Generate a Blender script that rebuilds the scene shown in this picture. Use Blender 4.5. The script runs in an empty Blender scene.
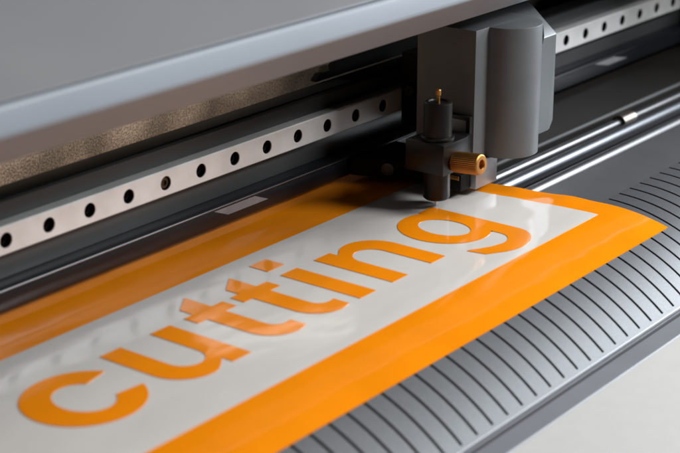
import bpy, bmesh, math, random
from math import sin, cos, pi, radians, sqrt, exp
from mathutils import Vector, Matrix
from mathutils.geometry import tessellate_polygon
random.seed(7)
scn = bpy.context.scene
col = scn.collection
MM = 0.001

# ------------------------------------------------------------------ helpers
def tag(o, label=None, cat=None, group=None, kind=None):
    if label: o['label'] = label
    if cat: o['category'] = cat
    if group: o['group'] = group
    if kind: o['kind'] = kind
    return o

def empty(name, loc, label, cat, kind=None):
    o = bpy.data.objects.new(name, None)
    o.location = Vector(loc) * MM
    o.empty_display_size = 0.02
    col.objects.link(o)
    o['origin_mm'] = list(loc)
    return tag(o, label, cat, None, kind)

class MB:
    """collects geometry given in millimetres of world space, links it as one mesh"""
    def __init__(s):
        s.bm = bmesh.new()
    def poly(s, pts_list, faces):
        vs = [s.bm.verts.new(p) for p in pts_list]
        for f in faces:
            try: s.bm.faces.new([vs[i] for i in f])
            except ValueError: pass
        return s
    def prism(s, prof, x0, x1, xs=None):
        """closed (Y,Z) profile extruded along X"""
        n = len(prof)
        v0 = [s.bm.verts.new((x0, y, z)) for y, z in prof]
        v1 = [s.bm.verts.new((x1, y, z)) for y, z in prof]
        for i in range(n):
            j = (i + 1) % n
            s.bm.faces.new((v0[i], v0[j], v1[j], v1[i]))
        s.cap([v.co.copy() for v in v0], v0); s.cap([v.co.copy() for v in v1], v1)
        return s
    def cap(s, cos_, vs):
        for t in tessellate_polygon([cos_]):
            try: s.bm.faces.new([vs[i] for i in t])
            except ValueError: pass
    def extrude(s, outline, z0, z1, holes=()):
        """(X,Y) outline extruded along Z"""
        loops = [outline] + list(holes)
        lo, hi = [], []
        for L in loops:
            a = [s.bm.verts.new((x, y, z0)) for x, y in L]
            b = [s.bm.verts.new((x, y, z1)) for x, y in L]
            for i in range(len(L)):
                j = (i + 1) % len(L)
                s.bm.faces.new((a[i], a[j], b[j], b[i]))
            lo += a; hi += b
        tri = tessellate_polygon([[Vector((x, y, 0)) for x, y in L] for L in loops])
        for t in tri:
            for g in (lo, hi):
                try: s.bm.faces.new([g[i] for i in t])
                except ValueError: pass
        return s
    def box(s, x0, x1, y0, y1, z0, z1, bev=0.0, seg=2):
        b = bmesh.new()
        bmesh.ops.create_cube(b, size=1)
        for v in b.verts:
            v.co = Vector(((x0 + x1) / 2 + v.co.x * (x1 - x0), (y0 + y1) / 2 + v.co.y * (y1 - y0), (z0 + z1) / 2 + v.co.z * (z1 - z0)))
        if bev > 0:
            bmesh.ops.bevel(b, geom=b.edges[:], offset=bev, segments=seg, profile=0.5, affect='EDGES')
        s.merge(b)
        return s
    def lathe(s, prof, org, axis='Z', n=48, rot=None, flute=None, caps=True):
        """(r, h) profile turned about an axis through org"""
        b = bmesh.new()
        rings = []
        for k, (r, h) in enumerate(prof):
            ring = []
            for i in range(n):
                a = 2 * pi * i / n
                rr = r
                if flute and flute[0] <= k <= flute[1]:
                    rr = r * (1 - flute[2] * (i % 2))
                ring.append(b.verts.new((rr * cos(a), rr * sin(a), h)))
            rings.append(ring)
        for k in range(len(rings) - 1):
            for i in range(n):
                j = (i + 1) % n
                b.faces.new((rings[k][i], rings[k][j], rings[k + 1][j], rings[k + 1][i]))
        if caps: b.faces.new(rings[0][::-1])
        b.faces.new(rings[-1])
        M = {'Z': Matrix.Identity(4), 'X': Matrix.Rotation(pi / 2, 4, 'Y'), 'Y': Matrix.Rotation(-pi / 2, 4, 'X')}[axis]
        if rot is not None: M = rot @ M
        M = Matrix.Translation(Vector(org)) @ M
        bmesh.ops.transform(b, matrix=M, verts=b.verts[:])
        s.merge(b)
        return s
    def merge(s, b):
        me = bpy.data.meshes.new('tmp'); b.to_mesh(me); b.free()
        s.bm.from_mesh(me); bpy.data.meshes.remove(me)
    def build(s, name, mat, parent=None, smooth=35, label=None):
        org = Vector((0, 0, 0))
        p = parent
        if p is not None:
            while p is not None:
                if 'origin_mm' in p.keys(): org = Vector(p['origin_mm']); break
                p = p.parent
        bmesh.ops.remove_doubles(s.bm, verts=s.bm.verts[:], dist=0.0004)
        bmesh.ops.recalc_face_normals(s.bm, faces=s.bm.faces[:])
        for v in s.bm.verts: v.co = (v.co - org) * MM
        me = bpy.data.meshes.new(name)
        s.bm.to_mesh(me); s.bm.free()
        me.materials.append(mat)
        for f in me.polygons: f.use_smooth = True
        me.set_sharp_from_angle(angle=radians(smooth))
        o = bpy.data.objects.new(name, me)
        col.objects.link(o)
        if parent is not None: o.parent = parent
        if label: o['label'] = label
        return o

# ------------------------------------------------------------------ materials
def mat(name, base, rough=0.5, metal=0.0, spec=0.5, ior=1.5, coat=0.0,
        mottle=0.0, mscale=60.0, bump=0.0, bscale=900.0, rvar=0.0, stretch=(1, 1, 1), wave=None, speck=None):
    m = bpy.data.materials.new(name); m.use_nodes = True
    nt = m.node_tree; N = nt.nodes; L = nt.links
    p = N['Principled BSDF']
    p.inputs['Base Color'].default_value = (*base, 1)
    p.inputs['Roughness'].default_value = rough
    p.inputs['Metallic'].default_value = metal
    p.inputs['Specular IOR Level'].default_value = spec
    p.inputs['IOR'].default_value = ior
    p.inputs['Coat Weight'].default_value = coat
    tc = N.new('ShaderNodeTexCoord')
    mp = N.new('ShaderNodeMapping'); mp.inputs['Scale'].default_value = stretch
    L.new(tc.outputs['Object'], mp.inputs['Vector'])
    if mottle or rvar:
        n = N.new('ShaderNodeTexNoise'); n.inputs['Scale'].default_value = mscale; n.inputs['Detail'].default_value = 6
        L.new(mp.outputs[0], n.inputs['Vector'])
        if mottle:
            r = N.new('ShaderNodeMapRange'); r.inputs['From Min'].default_value = .3; r.inputs['From Max'].default_value = .7
            r.inputs['To Min'].default_value = 1 - mottle; r.inputs['To Max'].default_value = 1 + mottle
            L.new(n.outputs['Fac'], r.inputs['Value'])
            mx = N.new('ShaderNodeVectorMath'); mx.operation = 'SCALE'; mx.inputs[0].default_value = base
            L.new(r.outputs[0], mx.inputs['Scale']); L.new(mx.outputs[0], p.inputs['Base Color'])
        if rvar:
            r2 = N.new('ShaderNodeMapRange'); r2.inputs['From Min'].default_value = .3; r2.inputs['From Max'].default_value = .7
            r2.inputs['To Min'].default_value = max(.02, rough - rvar); r2.inputs['To Max'].default_value = rough + rvar
            L.new(n.outputs['Fac'], r2.inputs['Value']); L.new(r2.outputs[0], p.inputs['Roughness'])
    if speck:
        a, b_, sc = speck
        n = N.new('ShaderNodeTexNoise'); n.inputs['Scale'].default_value = sc; n.inputs['Detail'].default_value = 4
        L.new(mp.outputs[0], n.inputs['Vector'])
        cr = N.new('ShaderNodeValToRGB'); cr.color_ramp.elements[0].position = .4; cr.color_ramp.elements[1].position = .62
        cr.color_ramp.elements[0].color = (*a, 1); cr.color_ramp.elements[1].color = (*b_, 1)
        L.new(n.outputs['Fac'], cr.inputs[0]); L.new(cr.outputs[0], p.inputs['Base Color'])
    if speck:
        n2 = N.new('ShaderNodeTexNoise'); n2.inputs['Scale'].default_value = 28; n2.inputs['Detail'].default_value = 4
        L.new(mp.outputs[0], n2.inputs['Vector'])
        r3 = N.new('ShaderNodeMapRange'); r3.inputs['From Min'].default_value = .35; r3.inputs['From Max'].default_value = .6
        r3.inputs['To Min'].default_value = .45; r3.inputs['To Max'].default_value = 1.05
        L.new(n2.outputs['Fac'], r3.inputs['Value'])
        m3 = N.new('ShaderNodeVectorMath'); m3.operation = 'SCALE'
        L.new(cr.outputs[0], m3.inputs[0]); L.new(r3.outputs[0], m3.inputs['Scale']); L.new(m3.outputs[0], p.inputs['Base Color'])
    nrm = None
    if wave:
        for sc, dist, st in wave:
            mp2 = N.new('ShaderNodeMapping'); mp2.inputs['Scale'].default_value = st
            mp2.inputs['Rotation'].default_value = (0, 0, .3)
            L.new(tc.outputs['Object'], mp2.inputs['Vector'])
            n = N.new('ShaderNodeTexNoise'); n.inputs['Scale'].default_value = sc; n.inputs['Detail'].default_value = 2; n.inputs['Roughness'].default_value = .4
            L.new(mp2.outputs[0], n.inputs['Vector'])
            b = N.new('ShaderNodeBump'); b.inputs['Strength'].default_value = 1; b.inputs['Distance'].default_value = dist
            L.new(n.outputs['Fac'], b.inputs['Height'])
            if nrm: L.new(nrm, b.inputs['Normal'])
            nrm = b.outputs[0]
    if bump:
        n = N.new('ShaderNodeTexNoise'); n.inputs['Scale'].default_value = bscale; n.inputs['Detail'].default_value = 3
        L.new(mp.outputs[0], n.inputs['Vector'])
        b = N.new('ShaderNodeBump'); b.inputs['Strength'].default_value = 1; b.inputs['Distance'].default_value = bump
        L.new(n.outputs['Fac'], b.inputs['Height'])
        if nrm: L.new(nrm, b.inputs['Normal'])
        nrm = b.outputs[0]
    if nrm: L.new(nrm, p.inputs['Normal'])
    return m

VW = [(16, .0010, (.8, 1.8, 1)), (48, .0002, (.7, 1.5, 1))]
M = {
 'orange': mat('orange_vinyl', (.80, .232, .003), .10, 0, .26, wave=VW, mottle=.05, mscale=30, rvar=.03),
 'white': mat('white_vinyl', (.57, .545, .515), .12, 0, .28, wave=VW, mottle=.02, mscale=25),
 'cover': mat('cover_paint', (.112, .117, .127), .48, 0, .35, mottle=.05, mscale=14, rvar=.05, bump=.00002, bscale=1500),
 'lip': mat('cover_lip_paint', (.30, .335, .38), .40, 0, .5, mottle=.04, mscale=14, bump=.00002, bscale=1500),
 'tan': mat('textured_tan_coat', (.3, .22, .16), .75, 0, .3, speck=((.16, .132, .108), (.36, .31, .26), 900), bump=.0005, bscale=900),
 'beam': mat('beam_anodised', (.065, .066, .066), .42, .45, .5, mottle=.08, mscale=20, bump=.000012, bscale=1800),
 'panel': mat('beam_panel_grey', (.11, .113, .113), .36, .45, .5, mottle=.06, mscale=20),
 'black': mat('black_plastic', (.012, .011, .011), .35, 0, .5, bump=.00002, bscale=1500),
 'flatblack': mat('matt_black', (.008, .007, .007), .6, 0, .15, bump=.00002, bscale=1500),
 'blackgloss': mat('black_lip', (.016, .017, .021), .24, .2, .5, mottle=.2, mscale=30, rvar=.05, stretch=(.15, 1, 1)),
 'holder': mat('black_anodised', (.009, .007, .0065), .4, .1, .35, bump=.00001, bscale=2500),
 'clamp': mat('clamp_anodised', (.009, .008, .008), .32, .2, .5, bump=.00001, bscale=2500),
 'steel': mat('ground_steel', (.95, .94, .92), .48, .42, mottle=.05, mscale=90, rvar=.04),
 'oldbrass': mat('old_brass', (.09, .06, .03), .5, .8),
 'darksteel': mat('dark_steel', (.16, .14, .125), .4, 1),
 'darkrod': mat('roller_steel', (.13, .137, .152), .36, 1),
 'rod': mat('polished_steel', (.13, .13, .135), .38, 1),
 'hole': mat('shaded_bore', (.012, .009, .008), .6, 0, .1),  # near-black, the shade of the rail bores put into the colour
 'brass': mat('brass', (.50, .245, .07), .48, 1, mottle=.15, mscale=150),
 'platen': mat('platen_grey', (.10, .104, .11), .42, .35, .5, mottle=.06, mscale=60, bump=.00002, bscale=1700),
 'apron': mat('apron_grey', (.078, .083, .09), .42, .25, .42, mottle=.22, mscale=1500, bump=.00006, bscale=2600),
 'chrome': mat('edge_metal', (.34, .35, .37), .42, .8),
 'ledge': mat('ledge_grey', (.19, .20, .22), .45, .1, .5, mottle=.05, mscale=40, bump=.00002, bscale=1500),
 'front': mat('white_front_paint', (.52, .515, .505), .55, 0, .35, mottle=.02, mscale=160, bump=.00003, bscale=1400),
 'housing': mat('carriage_grey', (.14, .15, .157), .41, .1, .5, mottle=.05, mscale=70, bump=.00001, bscale=2500),
 'bracket': mat('bracket_grey', (.30, .30, .31), .4, .6, .5, mottle=.06, mscale=80, bump=.00001, bscale=2200),
 'grey_patch': mat('patch_grey', (.21, .21, .22), .5, 0, .4, mottle=.15, mscale=90),
 'green': mat('yellow_green_sticker', (.09, .105, .03), .5, 0, .5, mottle=.1, mscale=100),
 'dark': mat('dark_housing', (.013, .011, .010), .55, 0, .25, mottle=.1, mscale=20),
}

# ------------------------------------------------------------------ the platen curve (Y,Z) in mm; drum of radius R starts at Y = YC
YC, R = 393.0, 109.0
def drop(y):
    d = YC - y
    return 0.0 if d <= 0 else -(R - sqrt(max(R * R - d * d, 1.0)))

# ================================================================== 1  THE CUTTER
cut = empty('vinyl_cutter', (700, 430, -70),
            'large grey vinyl cutting plotter with steel guide rail, hinged cover and grooved front apron', 'cutting plotter')
X0, X1 = -160, 1095

# top cover: a sloping panel and a front lip that turns under
c0, c1 = (423.4, 129.0), (720, 290)
dx, dz = c1[0] - c0[0], c1[1] - c0[1]; ln = sqrt(dx * dx + dz * dz); nx, nz = dz / ln, -dx / ln
th = 5
MB().prism([c0, (c0[0] + .6, c0[1] + 1.1), c1, (c1[0] + nx * th, c1[1] + nz * th), (c0[0] + 3 + nx * th, c0[1] + nz * th)], X0 - 60, X1 + 60).build('top_cover', M['cover'], cut)
lip = [(424.6, 128.4), (421.9, 128.1), (421.2, 127.5), (420.9, 126.6), (419.9, 119.2), (420.1, 118.0), (420.9, 117.0),
       (444.8, 99.2), (446.2, 98.8), (446.8, 100.0), (446.0, 101.6), (428, 116), (427, 122)]
MB().prism(lip, X0 - 60, X1 + 60).build('cover_lip', M['lip'], cut, smooth=14)

MB().prism([(449.5, 101.0), (451, 101.2), (718, 272.5), (719, 271), (452, 98.2)], X0 - 60, X1 + 60).build('added_dark_backing', M['dark'], cut)  # added dark sheet under the cover, keeps its reflection in the vinyl dim
# rear panel behind the beam
MB().box(X0, X1, 600, 606, -60, 84, .5).build('rear_panel', M['tan'], cut)

# gantry beam
beam = [(531, 12.6), (531, 36.6), (530.4, 37.4), (530.4, 47.6), (531.4, 48.7), (544, 48.7), (548, 46), (548, 26), (534, 24), (533.5, 12.6)]
MB().prism(beam, X0, X1).build('gantry_beam', M['beam'], cut)
MB().box(X0, X1, 530.2, 530.98, 13.1, 25.8, .15).build('beam_panel', M['panel'], cut)
MB().lathe([(.75, 0), (.8, .1), (.8, 1254.9), (.75, 1255)], (X0, 519.7, 12.55), 'X', 16).build('channel_highlight', M['rod'], cut)  # steel bar added to draw the highlight along the channel's top edge
MB().box(X0, X1, 532.2, 543.6, 48.72, 49.6, .2).build('beam_top_shade', M['flatblack'], cut)  # matt black strip standing for the cover's shade on the beam top
lipp = [(519, 4.0), (519.0, 11.4), (519.3, 12.4), (520.3, 13.0), (530.98, 13.0), (530.98, 12.0), (520.9, 11.8), (520.9, 3.2), (520.2, 2.6), (519.5, 3.0)]
MB().prism(lipp, X0, X1).build('beam_channel', M['blackgloss'], cut)
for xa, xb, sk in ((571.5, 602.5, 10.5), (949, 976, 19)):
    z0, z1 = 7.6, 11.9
    MB().poly([(xa, 518.94, z1), (xa + sk, 518.94, z0), (xb + sk, 518.94, z0), (xb, 518.94, z1)], [(0, 1, 2, 3)]).build('grey_patch', M['grey_patch'], cut)  # plain grey parallelogram on the channel's front face

# guide rail with counterbored holes every 25.02 mm
def guide_rail():
    b = MB(); yf, yb = 523.4, 531.0; zlo, zhi, zc = 26.6, 39.7, 33.15; ch = .55
    p = 25.02; xh = 442.9; r = 3.45; n = 32; k0, k1 = -23, 25
    for k in range(k0, k1 + 1):
        cx_ = xh + k * p; xa, xb = cx_ - p / 2, cx_ + p / 2
        rect = []
        inner = [b.bm.verts.new((cx_ + r * cos(2 * pi * i / n), yf, zc + r * sin(2 * pi * i / n))) for i in range(n)]
        rim = [b.bm.verts.new((cx_ + (r + .14) * cos(2 * pi * i / n), yf - .0, zc + (r + .14) * sin(2 * pi * i / n))) for i in range(n)]
        deep = [b.bm.verts.new((cx_ + r * cos(2 * pi * i / n), yf + 5, zc + r * sin(2 * pi * i / n))) for i in range(n)]
        inner2 = [b.bm.verts.new((cx_ + r * cos(2 * pi * i / n), yf + .3, zc + r * sin(2 * pi * i / n))) for i in range(n)]
        for v in inner: b.bm.verts.remove(v)
        hw, hh = p / 2, (zhi - zlo) / 2 - ch
        out = []
        for i in range(n):
            a = 2 * pi * i / n; c, s_ = cos(a), sin(a)
            t = min(hw / abs(c) if abs(c) > 1e-9 else 1e9, hh / abs(s_) if abs(s_) > 1e-9 else 1e9)
            out.append(b.bm.verts.new((cx_ + t * c, yf, zc + t * s_)))
        for i in range(n):
            j = (i + 1) % n
            b.bm.faces.new((rim[i], rim[j], out[j], out[i]))
            b.bm.faces.new((inner2[i], inner2[j], rim[j], rim[i]))
            b.bm.faces.new((deep[i], deep[j], inner2[j], inner2[i]))
        # corners the ray fan cuts off
        for sx in (-1, 1):
            for sz in (-1, 1):
                q = [v for v in out if (v.co.x - cx_) * sx > 0 and (v.co.z - zc) * sz > 0]
                side = [v for v in q if abs(abs(v.co.x - cx_) - hw) < 1e-4]; top = [v for v in q if abs(abs(v.co.z - zc) - hh) < 1e-4]
                if side and top:
                    a_ = max(side, key=lambda v: (v.co.z - zc) * sz); c_ = max(top, key=lambda v: (v.co.x - cx_) * sx)
                    if a_ is not c_:
                        w = b.bm.verts.new((cx_ + sx * hw, yf, zc + sz * hh))
                        b.bm.faces.new((a_, w, c_))
    xa, xb = xh + (k0 - .5) * p, xh + (k1 + .5) * p
    prof = [(yf, zhi - ch), (yf + ch, zhi), (yb - .02, zhi), (yb - .02, zlo), (yf + ch, zlo), (yf, zlo + ch)]
    for (y_a, z_a), (y_b, z_b) in zip(prof[:-1], prof[1:]):
        b.poly([(xa, y_a, z_a), (xb, y_a, z_a), (xb, y_b, z_b), (xa, y_b, z_b)], [(0, 1, 2, 3)])
    o = b.build('guide_rail', M['steel'], cut, smooth=25)
    s = MB()
    for k in range(k0, k1 + 1):
        s.lathe([(3.43, .4), (3.43, 4.8)], (xh + k * p, yf, zc), 'Y', 32, caps=False)
    sc = s.build('bore_shade', M['hole'], o)  # dark cups set in the steel bores as their shade
    first = None
    for k in range(-1, 25):
        if k == 4:
            MB().lathe([(2.9, 0), (2.9, 1.4), (2.6, 1.7), (1.5, 1.7), (1.4, .8)], (xh + k * p, yf + 2.69, zc), 'Y', 24, rot=Matrix.Rotation(pi, 4, 'X')).build('screw', M['oldbrass'], o)
        elif first is None:
            first = MB().lathe([(2.9, -1.5), (2.9, -.3), (2.6, 0), (1.5, 0), (1.4, -.9)], (xh + k * p, yf + 2.6, zc), 'Y', 24, rot=Matrix.Rotation(pi, 4, 'X')).build('screw', M['hole'], o)
        else:
            c_ = first.copy(); col.objects.link(c_); c_.parent = o
            c_.location = Vector(((k + 1) * p, 0, 0)) * MM
    return o
guide_rail()

# flat platen with a rolled rear edge
pl = [(YC, -.35), (426.5, -.35), (428, -.9), (430.2, -3.2), (430.2, -14), (YC, -14)]
MB().prism(pl, X0, X1).build('flat_platen', M['platen'], cut)
# rear bed, with its own rolled edge
rb = [(478.5, -2.2), (640, -2.2), (640, -16), (476, -16)] + [(478.5 - 2.5 * sin(a), -4.7 + 2.5 * cos(a)) for a in [pi / 16 * i for i in range(10, 0, -1)]]
MB().prism(rb, X0, X1).build('rear_bed', M['dark'], cut)
MB().box(X0, X1, 431.5, 477, -16, -12, .3).build('roller_channel', M['dark'], cut)
# drive shafts in the slot
MB().lathe([(4.0, 0), (4.2, .3), (4.2, 1254.7), (4.0, 1255)], (X0, 435.2, -4.6), 'X', 40).build('edge_bar', M['rod'], cut)
MB().lathe([(4.2, 0), (4.4, .3), (4.4, 1254.7), (4.2, 1255)], (X0, 452.5, -4.75), 'X', 40).build('drive_roller', M['darkrod'], cut)
sh = MB().lathe([(2.9, 0), (3, .2), (3, 1254.8), (2.9, 1255)], (X0, 464.5, -4.4), 'X', 32).build('support_shaft', M['rod'], cut)
MB().lathe([(4.6, 0), (5, .4), (5, 15.6), (4.6, 16)], (884, 464.5, -4.4), 'X', 32).build('collar', M['darksteel'], sh)

# curved apron: lands and sunk grooves are real steps
def apron():
    b = MB()
    A1 = math.asin(71.1 / R)
    ts = []
    nseg = 40
    g0, g1 = .008, .968
    for i in range(nseg + 1):
        ts.append(i / nseg)
    ts = sorted(set(ts + [g0, g0 + .006, g1, g1 + .012]))
    P, GW, D = 11.5, 1.75, 2.0
    xg0 = 740.4
    ks = range(int((X0 - xg0) / P) + 1, int((X1 - xg0) / P))
    xs = [(X0, 0)]
    for k in ks:
        c = xg0 + k * P
        xs += [(c - GW / 2, 0), (c - GW / 2 + .06, 1), (c + GW / 2 - .06, 1), (c + GW / 2, 0)]
    xs.append((X1, 0))
    rows = []
    for t in ts:
        a = A1 * t
        y, z = YC - R * sin(a), -.35 - R * (1 - cos(a))
        ins = g0 + .005 < t < g1 + .005
        row = []
        for x, g in xs:
            d = D if (g and ins) else 0
            row.append(b.bm.verts.new((x, y + d * sin(a), z - d * cos(a))))
        rows.append(row)
    for i in range(len(rows) - 1):
        for j in range(len(xs) - 1):
            b.bm.faces.new((rows[i][j], rows[i][j + 1], rows[i + 1][j + 1], rows[i + 1][j]))
    a = A1
    return b.build('grooved_apron', M['apron'], cut, smooth=30), (YC - R * sin(a), -.35 - R * (1 - cos(a)))
_, (ye, ze) = apron()
# bright edge strip, dark slot, grey ledge, white front
MB().prism([(ye + .6, ze - .4), (ye + .1, ze + .12), (ye - .35, ze - .1), (ye - .6, ze - .6), (ye - .6, ze - 3), (ye + .6, ze - 3)], X0, X1).build('edge_strip', M['chrome'], cut)
MB().prism([(ye - 1.3, ze - 1.1), (ye - 1.8, ze - .95), (ye - 2.0, ze - 1.4), (ye - 2.0, ze - 3), (ye - 1.3, ze - 3)], X0, X1).build('trim_strip', M['chrome'], cut)
MB().prism([(ye + 2, ze - 3.1), (ye - 6, ze - 3.4), (ye - 6, ze - 8), (ye + 2, ze - 8)], X0, X1).build('edge_slot', M['flatblack'], cut)
yl = ye - 3.3
MB().prism([(yl, ze - 1.8), (yl - .5, ze - 1.3), (yl - 10.2, ze - 1.6), (yl - 11, ze - 2.4), (yl - 11, ze - 9), (yl, ze - 9)], X0, X1).build('front_ledge', M['ledge'], cut)
yw = yl - 10.6
MB().prism([(yw, ze - 2.4), (yw - 1.0, ze - 1.4), (yw - 2.2, ze - 1.3), (yw - 150, ze - 14), (yw - 158, ze - 22), (yw - 158, ze - 60), (yw, ze - 60)], X0, X1).build('front_panel', M['front'], cut)
MB().box(X0, X1, 330, 598, -100, -60, 2).build('base_frame', M['dark'], cut)
# end housing at the far right
MB().box(1095.5, 1180, 424, 700, -60, 100, 6, 3).build('end_housing', M['dark'], cut)
# cable chain resting on the beam, a yellow-green sticker at its near end
cc = [(686, 49.7), (686, 51), (689.6, 53.6), (698.5, 53.6), (704.8, 58.5), (712, 66), (718, 74), (840, 76), (840, 49.7)]
b = MB()
f0 = [b.bm.verts.new((x, 545.5, z)) for x, z in cc]; f1 = [b.bm.verts.new((x, 549, z)) for x, z in cc]
for i in range(len(cc)):
    j = (i + 1) % len(cc); b.bm.faces.new((f0[i], f0[j], f1[j], f1[i]))
b.cap([v.co.copy() for v in f0], f0); b.cap([v.co.copy() for v in f1], f1)
ch = b.build('cable_chain', M['flatblack'], cut)
MB().prism([(546, 53.7), (546, 56), (548, 56.8), (548, 53.7)], 692, 698).build('green_sticker', M['green'], ch)

# ================================================================== 2  THE CARRIAGE
car = empty('cutting_carriage', (740, 490, 0), 'grey cutter carriage on the rail holding a black knife holder and brass knob', 'carriage')
# body: plan outline with a round bulge; chamfered right shoulder
XL, XR, YF, YB, ZB, ZT = 700.0, 781.0, 451.6, 488.0, 17.5, 88.6
bc, br = (729.8, 450.6), 17.6
def body():
    b = MB()
    out = [(XL, YB), (XL, YF + .5), (XL + .15, YF + .15), (XL + .5, YF), (711.6, YF), (712.1, YF - .15)]
    a0 = pi + .06
    for i in range(33):
        a = a0 + (2 * pi - .25 - a0) * i / 32
        out.append((bc[0] + br * cos(a), bc[1] + br * sin(a)))
    out += [(749.5, 452.0), (752, YB)]
    b.extrude(out, ZB + 1.2, ZT)
    es = [e for e in b.bm.edges if all(abs(v.co.z - ZT) < .01 for v in e.verts) and any(abs(f.normal.z) < .5 for f in e.link_faces)]
    b.bm.normal_update()
    es = [e for e in b.bm.edges if all(abs(v.co.z - ZT) < .01 for v in e.verts) and any(abs(f.normal.z) < .5 for f in e.link_faces)]
    bmesh.ops.bevel(b.bm, geom=es, offset=.45, segments=2, profile=.5, affect='EDGES')
    return b
hs = body().build('housing', M['housing'], car, smooth=28)
# right shoulder plate
b = MB()
pr = [(YF, ZB + 1), (YF, 72.4), (YF + .4, 73.1), (470, 88.3), (471, 88.6), (YB, 88.6), (YB, ZB - .5), (YF + 3, ZB - .5)]
pl_ = [(751, pr), ]
v0 = [b.bm.verts.new((752.05, y, z)) for y, z in pr]
v1 = [b.bm.verts.new((XR, y, z)) for y, z in pr]
for i in range(len(pr)):
    j = (i + 1) % len(pr); b.bm.faces.new((v0[i], v0[j], v1[j], v1[i]))
b.cap([v.co.copy() for v in v0], v0); b.cap([v.co.copy() for v in v1], v1)
e = [ed for ed in b.bm.edges if all(abs(v.co.x - XR) < .01 and v.co.z < ZB + 1.2 for v in ed.verts)]
bmesh.ops.bevel(b.bm, geom=e, offset=5, segments=6, profile=.5, affect='EDGES')
e = [ed for ed in b.bm.edges if all(v.co.y < YF + .5 and v.co.z > 72 for v in ed.verts) and abs(ed.verts[0].co.x - ed.verts[1].co.x) > 5]
b.build('side_shell', M['housing'], hs, smooth=28)
# black lens standing for the shaded gap between bulge and shoulder
MB().lathe([(.2, -9), (1.6, -6), (2.4, 0), (1.6, 6), (.2, 9)], (766.6, 453.4, 73.6), 'Z', 16).build('gap_shade', M['black'], hs)
# guide truck behind, rides on the rail
tk = MB().box(732, 792, 489, 521.5, 20, 62, 1.5).build('guide_truck', M['flatblack'], car)
MB().lathe([(3.2, 0), (3.2, 2.2), (2.9, 2.5), (1.4, 2.5), (1.3, 1.5)], (732, 514, 41), 'X', 28, rot=Matrix.Rotation(pi, 4, 'Z')).build('screw', M['clamp'], tk)
# side plate with metal clip
fr = MB().box(696.6, 699.95, 451.9, 467.5, 13.5, 43.5, .4).build('side_plate', M['black'], car)
MB().box(695.9, 696.55, 454.2, 466.2, 21, 41.5, .25).build('clip', M['bracket'], fr)
ft = MB().box(690.5, 699.95, 452.5, 469, 4.2, 13.3, .6).build('side_foot', M['flatblack'], car)
MB().box(689.9, 690.45, 453.6, 466.5, 10.4, 12.6, .2).build('wear_strip', M['brass'], ft)
MB().box(700.2, 720.8, 449.4, 474, 3.6, 18.6, .5).build('lower_bracket', M['bracket'], car)
# clamp block round the knife holder
cb = MB()
TX, TY = 674.5, 457.0
cb.box(664.3, 687, 446.2, 470, 20.3, 36.6, .7, 2)
cb.box(686.5, 696.5, 450, 465, 22.5, 35, .4, 2)
cbo = cb.build('clamp_block', M['clamp'], car)
# arm under the beam with its screw
b = MB()
arm = [(681, 517.5), (682.5, 513), (699.5, 478), (701.5, 476.5), (722, 476.5), (722, 517.5)]
b.extrude(arm, 3.6, 13.0)
ao = b.build('roller_arm', M['flatblack'], car)
d = Vector((-.9, -.437, 0)).normalized()
q = Vector((0, 0, 1)).rotation_difference(d).to_matrix().to_4x4()
MB().lathe([(3.6, -1), (3.6, 1.2), (3.3, 1.6), (2.5, 1.6), (2.3, .9), (1.1, .9), (1.0, 1.3)], (689.4, 498.8, 8.6), 'Z', 32, rot=q).build('screw', M['darksteel'], ao)
# knife holder
kh = MB().lathe([(5.9, 4.4), (6.9, 5.3), (7.05, 6.0), (7.05, 20.2)], (TX, TY, 0), 'Z', 64)
kh.lathe([(8.6, 36.7), (8.8, 36.9), (8.8, 38.0), (8.4, 38.3), (7.35, 38.5), (7.35, 55.0), (7.1, 55.9), (6.5, 56.3), (5.2, 56.3), (4.8, 55.5), (3.0, 55.5)], (TX, TY, 0), 'Z', 64)
kho = kh.build('knife_holder', M['holder'], car)
MB().lathe([(.12, 0.0), (.6, 1.3), (.85, 2.0), (.95, 2.4), (.95, 4.6)], (TX, TY, 0), 'Z', 20).build('blade', M['steel'], kho)
MB().lathe([(.95, 55.4), (.95, 59.0), (1.35, 59.4), (1.45, 60.2), (1.4, 62.0), (1.0, 62.5)], (TX, TY, 0), 'Z', 24).build('adjusting_pin', M['brass'], kho)
# brass clamp knob, fluted, axis towards the front
tilt = Matrix.Rotation(radians(-5), 4, 'X')
kn = MB().lathe([(4.6, 0), (5.3, .5), (5.5, .9), (5.5, 15.3), (5.2, 16.0), (4.6, 16.5), (2.7, 16.6), (2.4, 16.0), (2.3, 12.5)], (TX, 446.1, 26.2), 'Y', 72, rot=tilt @ Matrix.Rotation(pi, 4, 'Z'), flute=(2, 3, .06))
kn.build('clamp_knob', M['brass'], car, smooth=20)

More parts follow.
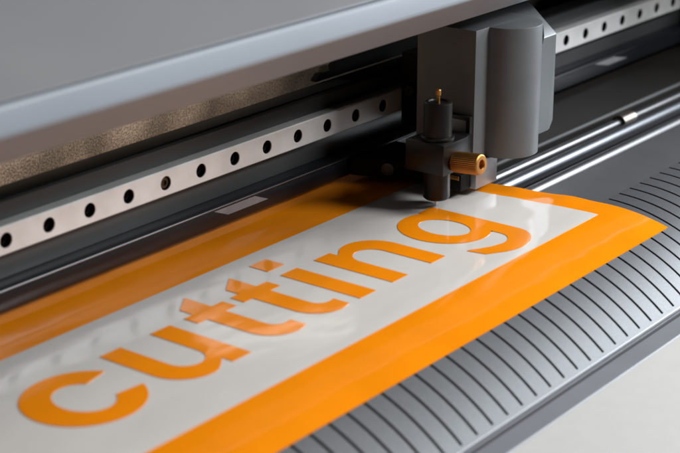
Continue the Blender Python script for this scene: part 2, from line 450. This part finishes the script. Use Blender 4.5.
# ================================================================== 3  THE VINYL SHEET
sheet = empty('vinyl_sheet', (560, 440, 0), 'glossy orange vinyl sheet with white panel reading cutting in orange letters', 'vinyl sheet')
def sm(t): t = max(0, min(1, t)); return t * t * (3 - 2 * t)
def zs(x, y):
    z = drop(y)
    z += .8 * exp(-((y - 408) / 9) ** 2) * sm((x - 704) / 22) + .35 * exp(-((y - 425 - (x - 700) * .6) / 7) ** 2) * sm((x - 690) / 22)
    return z
def edge_x(y):   # right cut edge of the sheet
    return 724.3 + (453 - y) * .119
def white_x(y):
    return 704.2 + (487 - y) * .1
def grid(xa, xbf, ya, yb, nx_, ny_, z0, th=.0):
    b = MB()
    rows = []
    for j in range(ny_ + 1):
        y = ya + (yb - ya) * j / ny_
        xb = xbf(y)
        row = []
        for i in range(nx_ + 1):
            t = i / nx_; t = 1 - (1 - t) ** 1.6
            x = xa + (xb - xa) * t
            row.append(b.bm.verts.new((x, y, zs(x, y) + z0)))
        rows.append(row)
    for j in range(ny_):
        for i in range(nx_):
            b.bm.faces.new((rows[j][i], rows[j][i + 1], rows[j + 1][i + 1], rows[j + 1][i]))
    if th:
        rim = [rows[0][i] for i in range(nx_ + 1)] + [rows[j][nx_] for j in range(1, ny_ + 1)] + [rows[ny_][i] for i in range(nx_ - 1, -1, -1)]
        lo = [b.bm.verts.new((v.co.x, v.co.y, v.co.z - th)) for v in rim]
        for i in range(len(rim) - 1):
            b.bm.faces.new((rim[i], rim[i + 1], lo[i + 1], lo[i]))
    return b
grid(-120, edge_x, 354.8, 585, 150, 150, 0, .25).build('orange_film', M['orange'], sheet)
grid(-110, white_x, 384.0, 486.6, 150, 70, .22, .2).build('white_film', M['white'], sheet)

BL = 411.0
def arc(cx_, cy_, rx, ry, a0, a1, n=24):
    return [(cx_ + rx * cos(radians(a0 + (a1 - a0) * i / n)), cy_ + ry * sin(radians(a0 + (a1 - a0) * i / n))) for i in range(n + 1)]
def letter(outline, holes, name='letter', label=None, parent=None):
    b = MB()
    def dens(L):
        o = []
        for i in range(len(L)):
            p, q_ = L[i], L[(i + 1) % len(L)]
            dd = sqrt((q_[0] - p[0]) ** 2 + (q_[1] - p[1]) ** 2); k = max(1, int(dd / 4))
            for j in range(k): o.append((p[0] + (q_[0] - p[0]) * j / k, p[1] + (q_[1] - p[1]) * j / k))
        return o
    b.extrude([(x, y + BL) for x, y in dens(outline)], 0.2, .46, [[(x, y + BL) for x, y in dens(h)] for h in holes])
    for v in b.bm.verts: v.co.z += zs(v.co.x, v.co.y)
    return b.build(name, M['orange'], parent or sheet, smooth=30, label=label)
XH = 46.2
# c
c_out = arc(400.4, 23.1, 25.4, 24.7, 27, 339, 48)
c_in = arc(400.6, 23.1, 11.8, 13.7, 327, 38, 36)
letter(c_out + c_in, [], label='orange letter c')
# u
letter([(431.5, XH), (431.5, 17)] + arc(448.3, 16.2, 16.8, 17.3, 180, 285, 16)[1:] + [(457.5, 2.6), (461.6, 5.9), (461.6, 0), (473.3, 0), (473.3, XH), (461.2, XH), (461.2, 20)]
       + arc(452.4, 18.7, 8.8, 9.2, 0, -180, 20)[1:] + [(443.5, XH)], [], label='orange letter u')
# t, twice
for x in (488.2, 518.6):
    letter([(x, 54), (x + 12, 62.4), (x + 12, XH), (x + 19.3, XH), (x + 19.3, 38), (x + 12, 38), (x + 12, 15)] + arc(x + 18, 15, 6, 6.2, 180, 270, 10)[1:]
           + [(x + 21.8, 9.2), (x + 21.8, .4)] + arc(x + 15, 14, 15, 14.8, 290, 180, 14) + [(x, 38), (x - 5.9, 38), (x - 5.9, XH), (x, XH)], [], label='orange letter t')
# i with its dot
io = letter([(547.8, 0), (559.9, 0), (559.9, XH), (547.8, XH)], [], label='orange letter i')
letter([(547.8, 53.8), (559.9, 53.8), (559.9, 65.2), (547.8, 65.2)], [], name='dot', parent=io)
# n
letter([(572.6, 0), (584.7, 0), (584.7, 26)] + arc(594.2, 27.3, 9.4, 9.9, 180, 0, 20)[1:] + [(603.5, 0), (615.5, 0), (615.5, 28)]
       + arc(598.5, 29.3, 17, 17.7, 0, 118, 20)[1:] + [(584.7, 40.8), (584.7, XH), (572.6, XH)], [], label='orange letter n')
# g
g_tail = arc(650, -6.5, 20.8, 15.6, 0, -125, 22)
letter([(670.8, XH), (658.9, XH), (658.9, 41.5)] + arc(648.6, 23.2, 22.6, 23.9, 62, 298, 40) + [(658.9, 5.2), (658.9, -3)] + arc(648.4, -3.5, 10.4, 8.6, 0, -100, 16)[1:]
       + [(640, -10.3), (634, -7.4), (629.5, -4.5), (627.6, -4.2), (629.5, -14.0)] + g_tail[::-1][:-1] + [(670.8, -6.5)],
       [arc(648.6, 23.2, 10.7, 14.2, 0, 360, 40)[:-1]], label='orange letter g')

# ================================================================== LIGHT, WORLD, CAMERA
w = bpy.data.worlds.new('World'); scn.world = w; w.use_nodes = True
bg = w.node_tree.nodes['Background']
bg.inputs['Color'].default_value = (1.0, .9, .8, 1); bg.inputs['Strength'].default_value = .018

def area(name, loc, target, sx, sy, power, colr):
    l = bpy.data.lights.new(name, 'AREA'); l.shape = 'RECTANGLE'; l.size = sx * MM; l.size_y = sy * MM
    l.energy = power; l.color = colr
    o = bpy.data.objects.new(name, l); col.objects.link(o)
    o.location = Vector(loc) * MM
    o.rotation_euler = (Vector(target) - Vector(loc)).to_track_quat('-Z', 'Y').to_euler()
    return o
area('window_light', (1765, 60, 430), (640, 400, 0), 560, 380, 17.5, (.90, .95, 1.0))
area('overhead_light', (1000, 170, 1000), (500, 420, 0), 500, 400, 6.0, (1.0, .97, .93))
area('front_light', (1200, -500, 810), (640, 450, 30), 420, 280, 14.5, (.96, .98, 1.0))
area('rear_light', (500, 556, 98), (500, 600, 89), 380, 14, .42, (1.0, .9, .78))
area('letter_glint_light', (742, 622, 140), (490, 411, 0), 100, 7, .0075, (1.0, .96, .9))  # added hidden strip lamp, makes the highlights at the letters' feet

cam = bpy.data.cameras.new('camera'); co = bpy.data.objects.new('camera', cam); col.objects.link(co)
cam.sensor_width = 36; cam.lens = 87.55; cam.clip_start = .02; cam.clip_end = 20
co.location = (0, 0, .278)
co.rotation_euler = (radians(90 - 19.585), 0, radians(-52.368))
cam.dof.use_dof = True; cam.dof.focus_distance = .862; cam.dof.aperture_fstop = 11.5; cam.dof.aperture_blades = 9
scn.camera = co
scn.view_settings.view_transform = 'Standard'; scn.view_settings.look = 'None'
scn.view_settings.exposure = 0; scn.view_settings.gamma = 1
scn.cycles.max_bounces = 8; scn.cycles.caustics_reflective = False; scn.cycles.caustics_refractive = False
scn.cycles.use_denoising = True
